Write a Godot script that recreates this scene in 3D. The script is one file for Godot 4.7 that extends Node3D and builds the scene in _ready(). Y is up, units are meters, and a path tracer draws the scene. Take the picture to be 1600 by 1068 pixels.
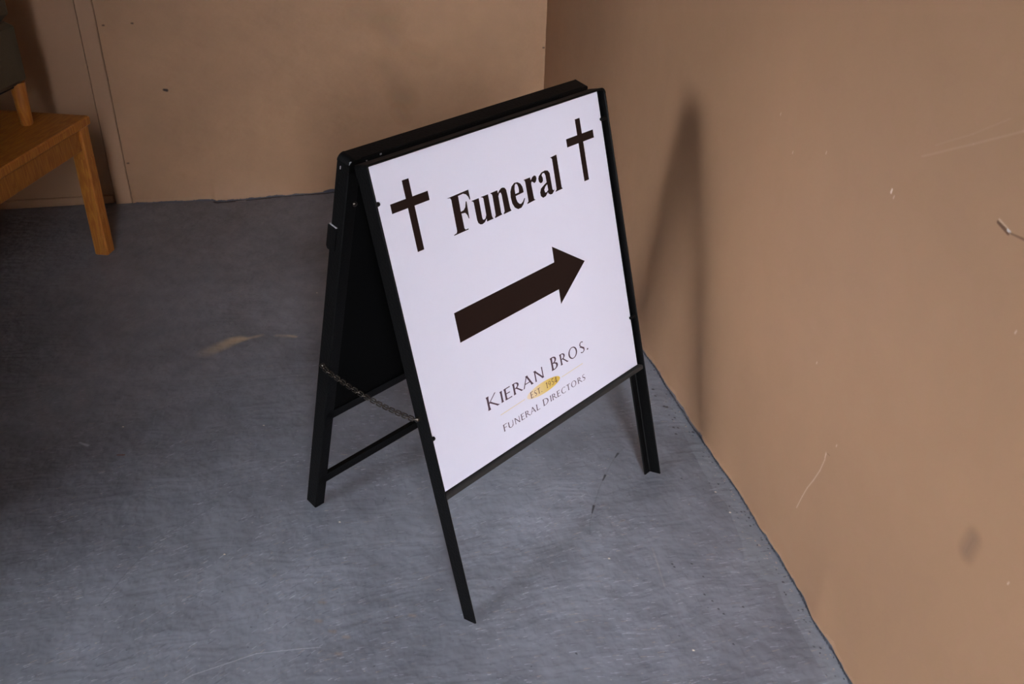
extends Node3D

const SIGN_AT := Vector3(-0.565, 0, 1.828)
const SIGN_TURN := 0.6321
# the room beyond the frame: window, doorway, jog and outer walls added to block light
const JOG := 2.6
const WZ0 := 3.9
const WZ1 := 5.1
const WY0 := 1.35
const WY1 := 2.8
const DX0 := -1.2
const DX1 := -0.3
const BLOCK_LEN := 5.0
const BLOCK_X0 := -2.0
const BLOCK_X1 := -0.28
const HT := 4.0
const DT := 3.8
const ZF := 6.2          # where the front wall with the doorway stands

func _ready():
	# ---------- camera, sky, exposure ----------
	var cam := Camera3D.new()
	cam.name = "camera"
	add_child(cam)
	cam.transform = Transform3D(cam_basis(-0.2157, -0.543, 0.0222), Vector3(-0.8657, 1.4013, 3.4809))
	cam.fov = 39.8
	cam.near = 0.05
	cam.far = 60
	cam.current = true
	var sky_mat := ProceduralSkyMaterial.new()
	sky_mat.sky_top_color = Color(0.93, 0.95, 1.0)
	sky_mat.sky_horizon_color = Color(0.95, 0.96, 1.0)
	sky_mat.ground_bottom_color = Color(0.3, 0.3, 0.3)
	sky_mat.ground_horizon_color = Color(0.5, 0.5, 0.5)
	sky_mat.sky_energy_multiplier = 1.0
	var sky := Sky.new()
	sky.sky_material = sky_mat
	var env := Environment.new()
	env.background_mode = Environment.BG_SKY
	env.sky = sky
	env.tonemap_mode = Environment.TONE_MAPPER_LINEAR
	env.tonemap_exposure = 53.0
	env.sdfgi_enabled = true
	env.ssao_enabled = true
	env.ssil_enabled = true
	var we := WorldEnvironment.new()
	we.name = "world_environment"
	we.environment = env
	add_child(we)

	make_materials()
	build_room()
	build_sign()
	build_table()
	build_armchair()

func cam_basis(yaw: float, pitch: float, roll: float) -> Basis:
	return Basis(Vector3.UP, yaw) * Basis(Vector3.RIGHT, pitch) * Basis(Vector3.BACK, roll)

# ================= helpers =================
var M := {}

func tag(o: Node, label: String, category: String, group := ""):
	o.set_meta("label", label)
	o.set_meta("category", category)
	if group != "":
		o.set_meta("group", group)

func base(called: String, at: Vector3, turn := 0.0) -> Node3D:
	var o := Node3D.new()
	o.name = called
	add_child(o, true)
	o.position = at
	o.rotation.y = turn
	return o

func group_part(called: String, parent: Node) -> Node3D:
	var o := Node3D.new()
	o.name = called
	parent.add_child(o, true)
	return o

func new_st() -> SurfaceTool:
	var st := SurfaceTool.new()
	st.begin(Mesh.PRIMITIVE_TRIANGLES)
	st.set_smooth_group(-1)
	return st

func obj(called: String, st: SurfaceTool, mat: Material, parent: Node = self) -> MeshInstance3D:
	st.generate_normals()
	var o := MeshInstance3D.new()
	o.name = called
	o.mesh = st.commit()
	o.material_override = mat
	parent.add_child(o, true)
	return o

func struct(called: String, st: SurfaceTool, mat: Material, parent: Node = self) -> MeshInstance3D:
	var o := obj(called, st, mat, parent)
	if parent == self:
		o.set_meta("kind", "structure")
	return o

func quad(st: SurfaceTool, a: Vector3, b: Vector3, c: Vector3, d: Vector3):
	# a b c d run counter-clockwise seen from outside
	for v in [a, c, b, a, d, c]:
		st.add_vertex(v)

func prism(st: SurfaceTool, prof: PackedVector2Array, o: Vector3, ax: Vector3, ay: Vector3, az: Vector3, l0: float, l1: float):
	var area := 0.0
	for i in prof.size():
		area += prof[i].cross(prof[(i + 1) % prof.size()])
	var p := prof.duplicate()
	if (area < 0) != (ax.cross(ay).dot(az) < 0):
		p.reverse()
	var n := p.size()
	for i in n:
		var p0 := o + ax * p[i].x + ay * p[i].y
		var p1 := o + ax * p[(i + 1) % n].x + ay * p[(i + 1) % n].y
		quad(st, p0 + az * l0, p1 + az * l0, p1 + az * l1, p0 + az * l1)
	var tri := Geometry2D.triangulate_polygon(p)
	for k in range(0, tri.size(), 3):
		var q := []
		for j in 3:
			q.append(o + ax * p[tri[k + j]].x + ay * p[tri[k + j]].y)
		var nrm: Vector3 = (q[1] - q[0]).cross(q[2] - q[0])
		if nrm.dot(az) < 0:
			q = [q[0], q[2], q[1]]
		for v in [q[0], q[2], q[1]]:
			st.add_vertex(v + az * l1)
		for v in [q[0], q[1], q[2]]:
			st.add_vertex(v + az * l0)

func chamfer_rect(x0: float, x1: float, y0: float, y1: float, c: float) -> PackedVector2Array:
	return PackedVector2Array([Vector2(x0 + c, y0), Vector2(x1 - c, y0), Vector2(x1, y0 + c), Vector2(x1, y1 - c), Vector2(x1 - c, y1), Vector2(x0 + c, y1), Vector2(x0, y1 - c), Vector2(x0, y0 + c)])

func box(st: SurfaceTool, lo: Vector3, hi: Vector3, c := 0.0):
	if c <= 0:
		prism(st, PackedVector2Array([Vector2(lo.x, lo.z), Vector2(hi.x, lo.z), Vector2(hi.x, hi.z), Vector2(lo.x, hi.z)]), Vector3.ZERO, Vector3.RIGHT, Vector3.BACK, Vector3.UP, lo.y, hi.y)
		return
	# a box with every edge chamfered: a stack of three frusta
	var rings := [[lo.y, c], [lo.y + c, 0.0], [hi.y - c, 0.0], [hi.y, c]]
	var loops := []
	for r in rings:
		var k: float = r[1]
		var pr := chamfer_rect(lo.x + k, hi.x - k, lo.z + k, hi.z - k, c)
		var lp := []
		for q in pr:
			lp.append(Vector3(q.x, r[0], q.y))
		loops.append(lp)
	for i in 3:
		for j in 8:
			var a: Vector3 = loops[i][j]
			var b: Vector3 = loops[i][(j + 1) % 8]
			var d: Vector3 = loops[i + 1][j]
			var e: Vector3 = loops[i + 1][(j + 1) % 8]
			quad(st, b, a, d, e)
	for j in range(1, 7):
		for v in [loops[3][0], loops[3][j], loops[3][j + 1]]:
			st.add_vertex(v)
		for v in [loops[0][0], loops[0][j + 1], loops[0][j]]:
			st.add_vertex(v)

func tube(st: SurfaceTool, pts: Array, rad: Array, sides := 10, closed := false):
	# a round bar along pts, its radius running through rad
	var n := pts.size()
	var rings := []
	var up := Vector3(0.3, 0.9, 0.2).normalized()
	for i in n:
		var a: Vector3 = pts[(i - 1 + n) % n] if closed or i > 0 else pts[i]
		var b: Vector3 = pts[(i + 1) % n] if closed or i < n - 1 else pts[i]
		var t := (b - a).normalized()
		var u := t.cross(up)
		if u.length() < 0.1:
			u = t.cross(Vector3.RIGHT)
		u = u.normalized()
		var w := u.cross(t)
		var ring := []
		var r: float = rad[i % rad.size()]
		for j in sides:
			var an := TAU * j / sides
			ring.append(pts[i] + (u * cos(an) + w * sin(an)) * r)
		rings.append(ring)
	st.set_smooth_group(1)
	for i in (n if closed else n - 1):
		for j in sides:
			var k := (j + 1) % sides
			var i2 := (i + 1) % n
			quad(st, rings[i][j], rings[i2][j], rings[i2][k], rings[i][k])
	st.set_smooth_group(-1)
	if not closed:
		for j in range(1, sides - 1):
			for v in [rings[0][0], rings[0][j + 1], rings[0][j]]:
				st.add_vertex(v)
			for v in [rings[n - 1][0], rings[n - 1][j], rings[n - 1][j + 1]]:
				st.add_vertex(v)

func pts2(s: String) -> PackedVector2Array:
	var out := PackedVector2Array()
	for w in s.split(" ", false):
		var c := w.split(",")
		out.append(Vector2(c[0].to_float(), c[1].to_float()))
	return out

# ---------- a canvas: bytes of an RGB image that soft strokes are laid on ----------
class Canvas:
	var w: int
	var h: int
	var d: PackedByteArray
	var o: Vector2      # place of pixel 0,0
	var s: float        # pixels per metre
	func _init(w_: int, h_: int, o_: Vector2, s_: float):
		w = w_
		h = h_
		o = o_
		s = s_
		d = PackedByteArray()
		d.resize(w * h * 3)
	func put(i: int, j: int, c: Color, a: float):
		if i < 0 or j < 0 or i >= w or j >= h or a <= 0.0:
			return
		var k := (j * w + i) * 3
		a = minf(a, 1.0)
		d[k] = int(d[k] * (1.0 - a) + c.r * 255.0 * a)
		d[k + 1] = int(d[k + 1] * (1.0 - a) + c.g * 255.0 * a)
		d[k + 2] = int(d[k + 2] * (1.0 - a) + c.b * 255.0 * a)
	func seg(p: Vector2, q: Vector2, r0: float, r1: float, soft: float, c: Color, a: float):
		# a stroke from p to q in metres, its half width running from r0 to r1
		var P := (p - o) * s
		var Q := (q - o) * s
		var R0 := r0 * s
		var R1 := r1 * s
		var S := maxf(soft * s, 0.7)
		var m := maxf(R0, R1) + S
		var L := maxf((Q - P).length_squared(), 1e-6)
		for j in range(int(minf(P.y, Q.y) - m), int(maxf(P.y, Q.y) + m) + 2):
			for i in range(int(minf(P.x, Q.x) - m), int(maxf(P.x, Q.x) + m) + 2):
				var x := Vector2(i, j)
				var t := clampf((x - P).dot(Q - P) / L, 0.0, 1.0)
				var dd := (P + (Q - P) * t - x).length() - (R0 + (R1 - R0) * t)
				put(i, j, c, a * clampf(0.5 - dd / S, 0.0, 1.0))
	func poly(pts: PackedVector2Array, r: float, soft: float, c: Color, a: float):
		for k in pts.size() - 1:
			seg(pts[k], pts[k + 1], r, r, soft, c, a)
	func image() -> Image:
		return Image.create_from_data(w, h, false, Image.FORMAT_RGB8, d)

func noise_img(w: int, h: int, seed_: int, freq: float, oct := 4) -> PackedByteArray:
	var n := FastNoiseLite.new()
	n.seed = seed_
	n.noise_type = FastNoiseLite.TYPE_SIMPLEX_SMOOTH
	n.frequency = freq
	n.fractal_octaves = oct
	var im := n.get_image(w, h, false, false, true)
	im.convert(Image.FORMAT_L8)
	return im.get_data()

func tex(im: Image) -> ImageTexture:
	im.generate_mipmaps()
	return ImageTexture.create_from_image(im)

func plain(c: Color, rough: float, metal := 0.0) -> StandardMaterial3D:
	var m := StandardMaterial3D.new()
	m.albedo_color = c
	m.roughness = rough
	m.metallic = metal
	return m

func bump(m: StandardMaterial3D, seed_: int, freq: float, amount: float, scale: float):
	# fine relief, laid on along the object's own axes
	var n := FastNoiseLite.new()
	n.seed = seed_
	n.frequency = freq
	n.fractal_octaves = 3
	var nt := n.get_seamless_image(256, 256)
	nt.convert(Image.FORMAT_RGBA8)
	nt.bump_map_to_normal_map(amount)
	m.normal_enabled = true
	m.normal_texture = tex(nt)
	m.uv1_triplanar = true
	m.uv1_scale = Vector3.ONE * scale

# ================= materials =================
func make_materials():
	M.black = plain(Color(0.045, 0.044, 0.043), 0.45)
	M.black.metallic_specular = 0.22
	bump(M.black, 3, 0.06, 2.0, 9.0)
	M.black.normal_scale = 0.3
	M.lit_black = plain(Color(0.125, 0.12, 0.112), 0.7)  # lighter black: light caught by the bottom rail, put into its colour
	M.black_sheet = plain(Color(0.03, 0.03, 0.03), 0.8)
	M.black_sheet.metallic_specular = 0.15
	M.steel = plain(Color(0.34, 0.31, 0.28), 0.3, 0.95)
	M.chip = plain(Color(0.62, 0.62, 0.62), 0.5, 0.3)
	M.ceiling = plain(Color(0.42, 0.36, 0.3), 0.9)
	M.wall_far = plain(Color(0.36, 0.31, 0.27), 0.8)
	M.white_edge = plain(Color(0.86, 0.86, 0.88), 0.45)
	M.frame_paint = plain(Color(0.5, 0.4, 0.33), 0.6)
	M.outside = plain(Color(0.34, 0.33, 0.32), 0.9)
	M.underside = plain(Color(0.06, 0.055, 0.05), 0.95)
	M.fabric = plain(Color(0.33, 0.29, 0.22), 0.95)
	bump(M.fabric, 8, 0.2, 3.0, 6.0)
	M.piping = plain(Color(0.42, 0.37, 0.28), 0.9)
	M.wood = wood_material(21)
	M.wood_dark = wood_material(34, 0.9)
	M.floor = floor_material()
	M.wall_right = right_wall_material()
	M.wall_back = back_wall_material()
	M.wall_plain = plain(Color(0.68, 0.53, 0.405), 0.6)
	M.print = print_material()

func wood_material(seed_: int, k := 1.0) -> StandardMaterial3D:
	var w := 512
	var a := noise_img(w, w, seed_, 0.012, 3)
	var f := noise_img(w, w, seed_ + 1, 0.2, 2)
	var d := PackedByteArray()
	d.resize(w * w * 3)
	for j in w:
		for i in w:
			# grain runs along v: noise is read squeezed in v
			var g := a[(j / 10) * w + i] / 255.0
			var fine := f[((j / 14) % w) * w + i] / 255.0
			var ring := 0.5 + 0.5 * sin(g * 34.0)
			var t := 0.86 + 0.1 * ring + 0.1 * (fine - 0.5)
			var q := (j * w + i) * 3
			d[q] = int(clampf(0.78 * t * k, 0, 1) * 255)
			d[q + 1] = int(clampf(0.535 * t * t * k, 0, 1) * 255)
			d[q + 2] = int(clampf(0.22 * t * t * k, 0, 1) * 255)
	var m := StandardMaterial3D.new()
	m.albedo_texture = tex(Image.create_from_data(w, w, false, Image.FORMAT_RGB8, d))
	m.roughness = 0.45
	m.uv1_triplanar = true
	m.uv1_scale = Vector3(3.0, 3.0, 3.0)
	return m

func floor_material() -> StandardMaterial3D:
	# grey-blue floor paint: x -2.12..0.1, z -0.1..2.5 in one square image of 2.6 m
	var n := 2048
	var cv := Canvas.new(n, n, Vector2(-2.55, -0.06), n / 2.6)
	var big := noise_img(n, n, 5, 0.0016, 3)
	var mid := noise_img(n, n, 6, 0.012, 4)
	var d := cv.d
	var b0 := Color(0.462, 0.470, 0.500)
	for k in n * n:
		var t := 1.0 + (big[k] - 128) * 0.0010 + (mid[k] - 128) * 0.0007
		d[k * 3] = int(b0.r * t * 255)
		d[k * 3 + 1] = int(b0.g * t * 255)
		d[k * 3 + 2] = int(b0.b * t * 255)
	cv.d = d
	# the lighter lap of fresh paint along the right wall
	var lap := pts2("0.02,1.50 -0.03,1.60 -0.039,1.752 -0.046,1.865 -0.048,1.942 -0.036,1.983 -0.052,2.106 -0.072,2.169 -0.060,2.214 -0.032,2.235 -0.042,2.292 -0.040,2.343 -0.05,2.55 0.04,2.55 0.04,1.5")
	var lo := Vector2i(((Vector2(-0.09, 1.5)) - cv.o) * cv.s)
	for j in range(lo.y, mini(n, lo.y + int(1.05 * cv.s))):
		for i in range(lo.x, mini(n, lo.x + int(0.12 * cv.s))):
			if Geometry2D.is_point_in_polygon(Vector2(i, j) / cv.s + cv.o, lap):
				cv.put(i, j, Color(0.53, 0.55, 0.57), 0.42)
	var rng := RandomNumberGenerator.new()
	rng.seed = 77
	for k in 160:
		var p := Vector2(-absf(rng.randfn(0.0, 0.016)) - 0.004, rng.randf_range(1.3, 2.55))
		var c := Color(0.72, 0.62, 0.54) if rng.randf() < 0.5 else Color(0.13, 0.13, 0.15)
		cv.seg(p, p + Vector2(rng.randf_range(-0.002, 0.002), rng.randf_range(-0.003, 0.003)), rng.randf_range(0.0006, 0.0022), 0.0008, 0.0014, c, rng.randf_range(0.4, 0.9))
	# the ragged dark seam where the paint stops at the feet of the walls
	var seam := pts2("-0.011,1.325 -0.005,1.418 -0.007,1.499 -0.005,1.663 0.0,1.759 0.002,1.856 0.008,1.938 0.006,2.065 0.007,2.158 0.005,2.266 -0.003,2.35 -0.001,2.421 -0.006,2.491 -0.006,2.56")
	for k in 420:
		var x := k / 420.0 * (seam.size() - 1.01)
		var p: Vector2 = seam[int(x)].lerp(seam[int(x) + 1], fmod(x, 1.0))
		cv.seg(p + Vector2(-0.002, 0), p + Vector2(-0.002 - rng.randf() * 0.003, 0.003), 0.0012, 0.001, 0.0014, Color(0.17, 0.17, 0.19), rng.randf_range(0.2, 0.85))
	var back_seam := pts2("-1.265,0.022 -1.256,0.034 -1.225,0.034 -1.194,0.030 -1.144,0.028 -1.041,0.014 -0.921,0.008 -0.848,0.006 -0.82,0.0")
	for k in 200:
		var x := k / 200.0 * (back_seam.size() - 1.01)
		var p: Vector2 = back_seam[int(x)].lerp(back_seam[int(x) + 1], fmod(x, 1.0))
		var thick := 0.003 + 0.003 * absf(sin(x * 1.7))
		cv.seg(p, p + Vector2(0.004, rng.randf_range(0.0, 0.004)), thick, thick * 0.7, 0.003, Color(0.13, 0.12, 0.13), rng.randf_range(0.25, 0.7))
	cv.seg(Vector2(-1.185, 0.034), Vector2(-1.15, 0.032), 0.002, 0.003, 0.003, Color(0.78, 0.76, 0.76), 0.8)
	for k in 9:
		# dark pits where paint has lifted beside the upright
		var p := Vector2(rng.randf_range(-0.06, -0.012), rng.randf_range(1.50, 1.72))
		cv.seg(p, p + Vector2(0.002, 0.003), rng.randf_range(0.002, 0.004), 0.001, 0.002, Color(0.14, 0.13, 0.13), 0.75)
	var swirl := FastNoiseLite.new()
	swirl.seed = 9
	swirl.frequency = 1.1
	var patch := FastNoiseLite.new()
	patch.seed = 31
	patch.frequency = 3.2
	# brush marks: short flecks along the sweep, dark marks and pale painted glints
	for k in 14000:
		var p := Vector2(rng.randf_range(-2.1, 0.0), 2.6 * sqrt(rng.randf()))
		var dens := patch.get_noise_2d(p.x, p.y) + 0.35 * (p.y - 1.5)
		if dens < rng.randf_range(-0.25, 0.45):
			continue
		var an := -0.12 + 0.9 * swirl.get_noise_2d(p.x, p.y) + rng.randf_range(-0.12, 0.12)
		if p.x < -0.95:
			an -= 0.25
		var l := rng.randf_range(0.003, 0.017)
		var v := Vector2(cos(an), sin(an)) * l
		var kind := rng.randf()
		var c := Color(0.72, 0.72, 0.76) if kind < 0.5 else (Color(0.68, 0.60, 0.52) if kind < 0.68 else Color(0.30, 0.30, 0.35))
		cv.seg(p, p + v, rng.randf_range(0.0004, 0.0009), 0.0003, 0.0012, c, rng.randf_range(0.2, 0.75))
	# brighter glints painted along the sweeps: long broken pale streaks in bunches
	for k in 150:
		var q := Vector2(rng.randf_range(-1.75, -0.25), lerpf(1.35, 2.5, sqrt(rng.randf())))
		var an := -0.16 + 0.8 * swirl.get_noise_2d(q.x, q.y)
		if q.x < -0.95:
			an -= 0.3
		var dir := Vector2(cos(an), sin(an))
		for j in rng.randi_range(4, 12):
			var p := q + dir * rng.randf_range(-0.06, 0.06) + dir.orthogonal() * rng.randf_range(-0.022, 0.022)
			var c := Color(0.83, 0.83, 0.86) if rng.randf() < 0.75 else Color(0.78, 0.69, 0.6)
			cv.seg(p, p + dir.rotated(rng.randf_range(-0.1, 0.1)) * rng.randf_range(0.003, 0.013), 0.0005, 0.0003, 0.0012, c, rng.randf_range(0.3, 0.9))
	# specks of grit and splashes
	for k in 700:
		var p := Vector2(rng.randf_range(-2.1, 0.0), rng.randf_range(0.1, 2.55))
		var c := Color(0.74, 0.68, 0.62) if rng.randf() < 0.55 else Color(0.2, 0.2, 0.23)
		cv.seg(p, p + Vector2(rng.randf_range(-0.002, 0.002), 0.001), rng.randf_range(0.0004, 0.0016), 0.0006, 0.0012, c, rng.randf_range(0.3, 0.8))
	# worn patches down to the screed
	var beige := Color(0.80, 0.70, 0.58)
	for k in 26:
		var t := k / 25.0
		var w := pts2("-1.225,1.125 -1.183,1.095 -1.149,1.064 -1.126,1.068 -1.080,1.054")
		var x := t * 3.999
		var p: Vector2 = w[int(x)].lerp(w[int(x) + 1], fmod(x, 1.0))
		var r := 0.022 * (1.0 - t) * (1.0 - t) + 0.011 * sin(PI * clampf(t * 1.25, 0, 1)) + 0.001
		cv.seg(p, p + Vector2(0.01, -0.004), r, r * 0.8, 0.02, beige, 0.12 + 0.40 * smoothstep(0.1, 0.75, t))
	cv.seg(Vector2(-1.030, 1.060), Vector2(-0.985, 1.072), 0.004, 0.007, 0.014, beige, 0.5)
	cv.seg(Vector2(-0.998, 1.066), Vector2(-0.976, 1.077), 0.003, 0.005, 0.006, beige, 0.6)
	# long scratches
	var pale := Color(0.72, 0.72, 0.75)
	cv.poly(pts2("-1.187,2.257 -1.171,2.248 -1.128,2.237 -1.060,2.220 -0.979,2.224 -0.944,2.227"), 0.0009, 0.0018, pale, 0.75)
	var crv := pts2("-1.361,2.044 -1.340,2.000 -1.319,1.955 -1.277,1.888 -1.242,1.850 -1.166,1.789")
	cv.poly(crv, 0.0006, 0.002, Color(0.33, 0.33, 0.36), 0.5)
	for k in 34:
		var x := rng.randf() * 4.99
		var p: Vector2 = crv[int(x)].lerp(crv[int(x) + 1], fmod(x, 1.0)) + Vector2(rng.randf_range(0, 0.012), 0)
		cv.seg(p, p + Vector2(0.006, -0.003), 0.0008, 0.0004, 0.0015, pale, 0.6)
	# the dark scuff beside the right leg
	var dash := pts2("-0.200,1.744 -0.223,1.765 -0.248,1.796 -0.277,1.839 -0.301,1.877 -0.333,1.938 -0.356,1.988 -0.367,2.027")
	for k in dash.size() - 1:
		cv.seg(dash[k], dash[k + 1], 0.0007, 0.0005, 0.0018, Color(0.2, 0.2, 0.22), 0.28)
		if k % 2 == 1 and k < 6:
			cv.seg(dash[k], dash[k].lerp(dash[k + 1], 0.45), 0.0026, 0.001, 0.002, Color(0.12, 0.12, 0.13), 0.8)
	for p in pts2("-0.221,2.151 -0.182,2.149 -0.172,2.188 -0.188,2.235 -0.179,2.254 -0.175,2.276 -0.170,2.290 -0.125,2.280 -0.222,2.142 -0.181,2.364 -0.479,2.330 -0.105,1.882 -0.045,1.656"):
		cv.seg(p, p + Vector2(0.001, 0.002), 0.0016, 0.0008, 0.002, Color(0.14, 0.14, 0.15), 0.8)
	for p in pts2("-0.347,2.103 -0.045,1.942 -0.909,0.817 -1.059,1.498 -1.398,1.443 -0.040,2.014 -0.261,2.364 -1.131,1.944 -0.892,1.888"):
		cv.seg(p, p + Vector2(0.0015, 0.001), 0.002, 0.0012, 0.0015, Color(0.93, 0.87, 0.76), 0.95)
	cv.seg(Vector2(-1.49, 1.492), Vector2(-1.47, 1.507), 0.003, 0.004, 0.004, Color(0.68, 0.7, 0.74), 0.7)
	cv.seg(Vector2(-1.395, 1.558), Vector2(-1.38, 1.56), 0.002, 0.0025, 0.002, Color(0.42, 0.24, 0.18), 0.8)
	cv.poly(pts2("-0.248,2.089 -0.252,2.136 -0.259,2.199"), 0.0009, 0.004, Color(0.66, 0.63, 0.6), 0.5)
	for p in pts2("-0.772,2.180 -0.941,2.114 -0.925,2.191 -0.916,2.247 -0.95,2.16 -0.90,2.21"):
		cv.seg(p, p + Vector2(0.008, 0.003), 0.002, 0.003, 0.008, Color(0.6, 0.5, 0.42), 0.55)
	for ln in ["-2.0,1.35 -1.75,1.30 -1.55,1.22 -1.42,1.15", "-1.62,1.55 -1.45,1.42 -1.2,1.33 -1.0,1.30", "-1.35,1.72 -1.2,1.66 -1.06,1.64", "-1.45,1.93 -1.36,1.86 -1.27,1.83", "-0.56,2.0 -0.48,1.985 -0.42,1.97", "-0.53,1.93 -0.46,1.90 -0.40,1.89"]:
		cv.poly(pts2(ln), 0.0006, 0.004, Color(0.62, 0.62, 0.65), 0.38)
	var m := StandardMaterial3D.new()
	m.albedo_texture = tex(cv.image())
	m.roughness = 0.47
	m.metallic_specular = 0.5
	# relief of the brush: long thin ridges, read off stretched noise
	var rn := 1024
	var hz := noise_img(rn, rn, 41, 0.11, 3)
	var hd := noise_img(rn, rn, 42, 0.012, 2)
	var lumps := noise_img(rn, rn, 43, 0.06, 3)
	var hh := PackedByteArray()
	hh.resize(rn * rn)
	for j in rn:
		for i in rn:
			var jj := (j + hd[j * rn + i] / 14) % rn
			hh[j * rn + i] = int(hz[jj * rn + i / 7] * 0.45 + lumps[j * rn + i] * 0.55)
	var him := Image.create_from_data(rn, rn, false, Image.FORMAT_L8, hh)
	him.convert(Image.FORMAT_RGBA8)
	him.bump_map_to_normal_map(2.0)
	m.normal_enabled = true
	m.normal_texture = tex(him)
	m.normal_scale = 0.6
	return m

func right_wall_material() -> StandardMaterial3D:
	# one image for 1.3 m of the wall; u along z from 1.45, v up from the floor
	var n := 2048
	var cv := Canvas.new(n, n, Vector2(0.0, -0.02), n / 2.9)
	var big := noise_img(n, n, 15, 0.0018, 3)
	var mid := noise_img(n, n, 16, 0.01, 4)
	var d := cv.d
	var b0 := Color(0.68, 0.53, 0.405)
	for k in n * n:
		var t := 1.0 + (big[k] - 128) * 0.00015 + (mid[k] - 128) * 0.00008
		d[k * 3] = int(b0.r * t * 255)
		d[k * 3 + 1] = int(b0.g * t * 255)
		d[k * 3 + 2] = int(b0.b * t * 255)
	cv.d = d
	var pale := Color(0.83, 0.72, 0.64)
	cv.poly(pts2("2.248,0.340 2.249,0.324 2.242,0.293 2.229,0.259 2.215,0.229 2.205,0.199 2.194,0.161"), 0.0010, 0.002, pale, 0.9)
	cv.seg(Vector2(2.249, 0.338), Vector2(2.248, 0.328), 0.0016, 0.001, 0.001, pale, 0.9)
	cv.seg(Vector2(2.252, 0.341), Vector2(2.262, 0.343), 0.0008, 0.0004, 0.001, Color(0.4, 0.3, 0.24), 0.5)
	for p in pts2("2.255,0.854 2.264,0.847 1.935,0.802 2.049,0.842 2.711,0.469 2.157,0.477 2.581,0.789 1.865,0.853 2.273,0.373"):
		cv.seg(p, p + Vector2(0.001, 0.004), 0.0015, 0.0012, 0.0015, pale, 0.75)
	cv.seg(Vector2(2.255, 0.853), Vector2(2.256, 0.858), 0.0025, 0.002, 0.0015, Color(0.9, 0.82, 0.76), 0.9)
	cv.seg(Vector2(2.493, 0.907), Vector2(2.516, 0.902), 0.0022, 0.003, 0.002, Color(0.36, 0.25, 0.18), 0.8)
	cv.seg(Vector2(2.494, 0.911), Vector2(2.512, 0.907), 0.0018, 0.0012, 0.0015, Color(0.80, 0.68, 0.58), 0.8)
	cv.seg(Vector2(2.514, 0.905), Vector2(2.519, 0.904), 0.0022, 0.002, 0.0015, Color(0.84, 0.82, 0.82), 0.9)
	cv.seg(Vector2(2.519, 0.903), Vector2(2.545, 0.906), 0.001, 0.0016, 0.002, Color(0.42, 0.30, 0.22), 0.7)
	cv.poly(pts2("2.307,0.930 2.406,0.983 2.490,1.029 2.53,1.05"), 0.0010, 0.003, pale, 0.28)
	cv.poly(pts2("2.33,0.955 2.40,0.995 2.46,1.035"), 0.0006, 0.003, pale, 0.2)
	for k in 6:
		cv.seg(Vector2(2.627, 0.45), Vector2(2.631, 0.478), 0.006 + 0.0015 * k, 0.006 + 0.0015 * k, 0.02, Color(0.45, 0.35, 0.29), 0.10)
	# ragged floor paint that rides up the foot of the wall, a pale bead of filler above it
	var rag := FastNoiseLite.new()
	rag.seed = 4
	rag.frequency = 22.0
	rag.fractal_octaves = 3
	for i in n:
		var z := i / cv.s
		var hgt := 0.0045 + 0.006 * maxf(rag.get_noise_1d(z), -0.2)
		if z < 1.75 and z > 1.5:
			hgt += 0.006
		var bead := 0.006 + 0.010 * absf(rag.get_noise_1d(z * 0.35 + 40.0))
		for j in range(0, int((hgt + bead + 0.024) * cv.s)):
			var y := j / cv.s - 0.02
			if y < hgt * 0.4:
				cv.put(i, j, Color(0.22, 0.22, 0.25), 0.95)
			elif y < hgt:
				cv.put(i, j, Color(0.42, 0.42, 0.46), 0.9)
			elif y < hgt + bead:
				cv.put(i, j, Color(0.74, 0.60, 0.48), 0.35 + 0.5 * maxf(rag.get_noise_1d(z * 1.3 + 9.0), 0.0))
	var m := StandardMaterial3D.new()
	m.albedo_texture = tex(cv.image())
	m.roughness = 0.55
	m.metallic_specular = 0.35
	wall_relief(m, 51, 0.012, 1.2)
	return m

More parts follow.
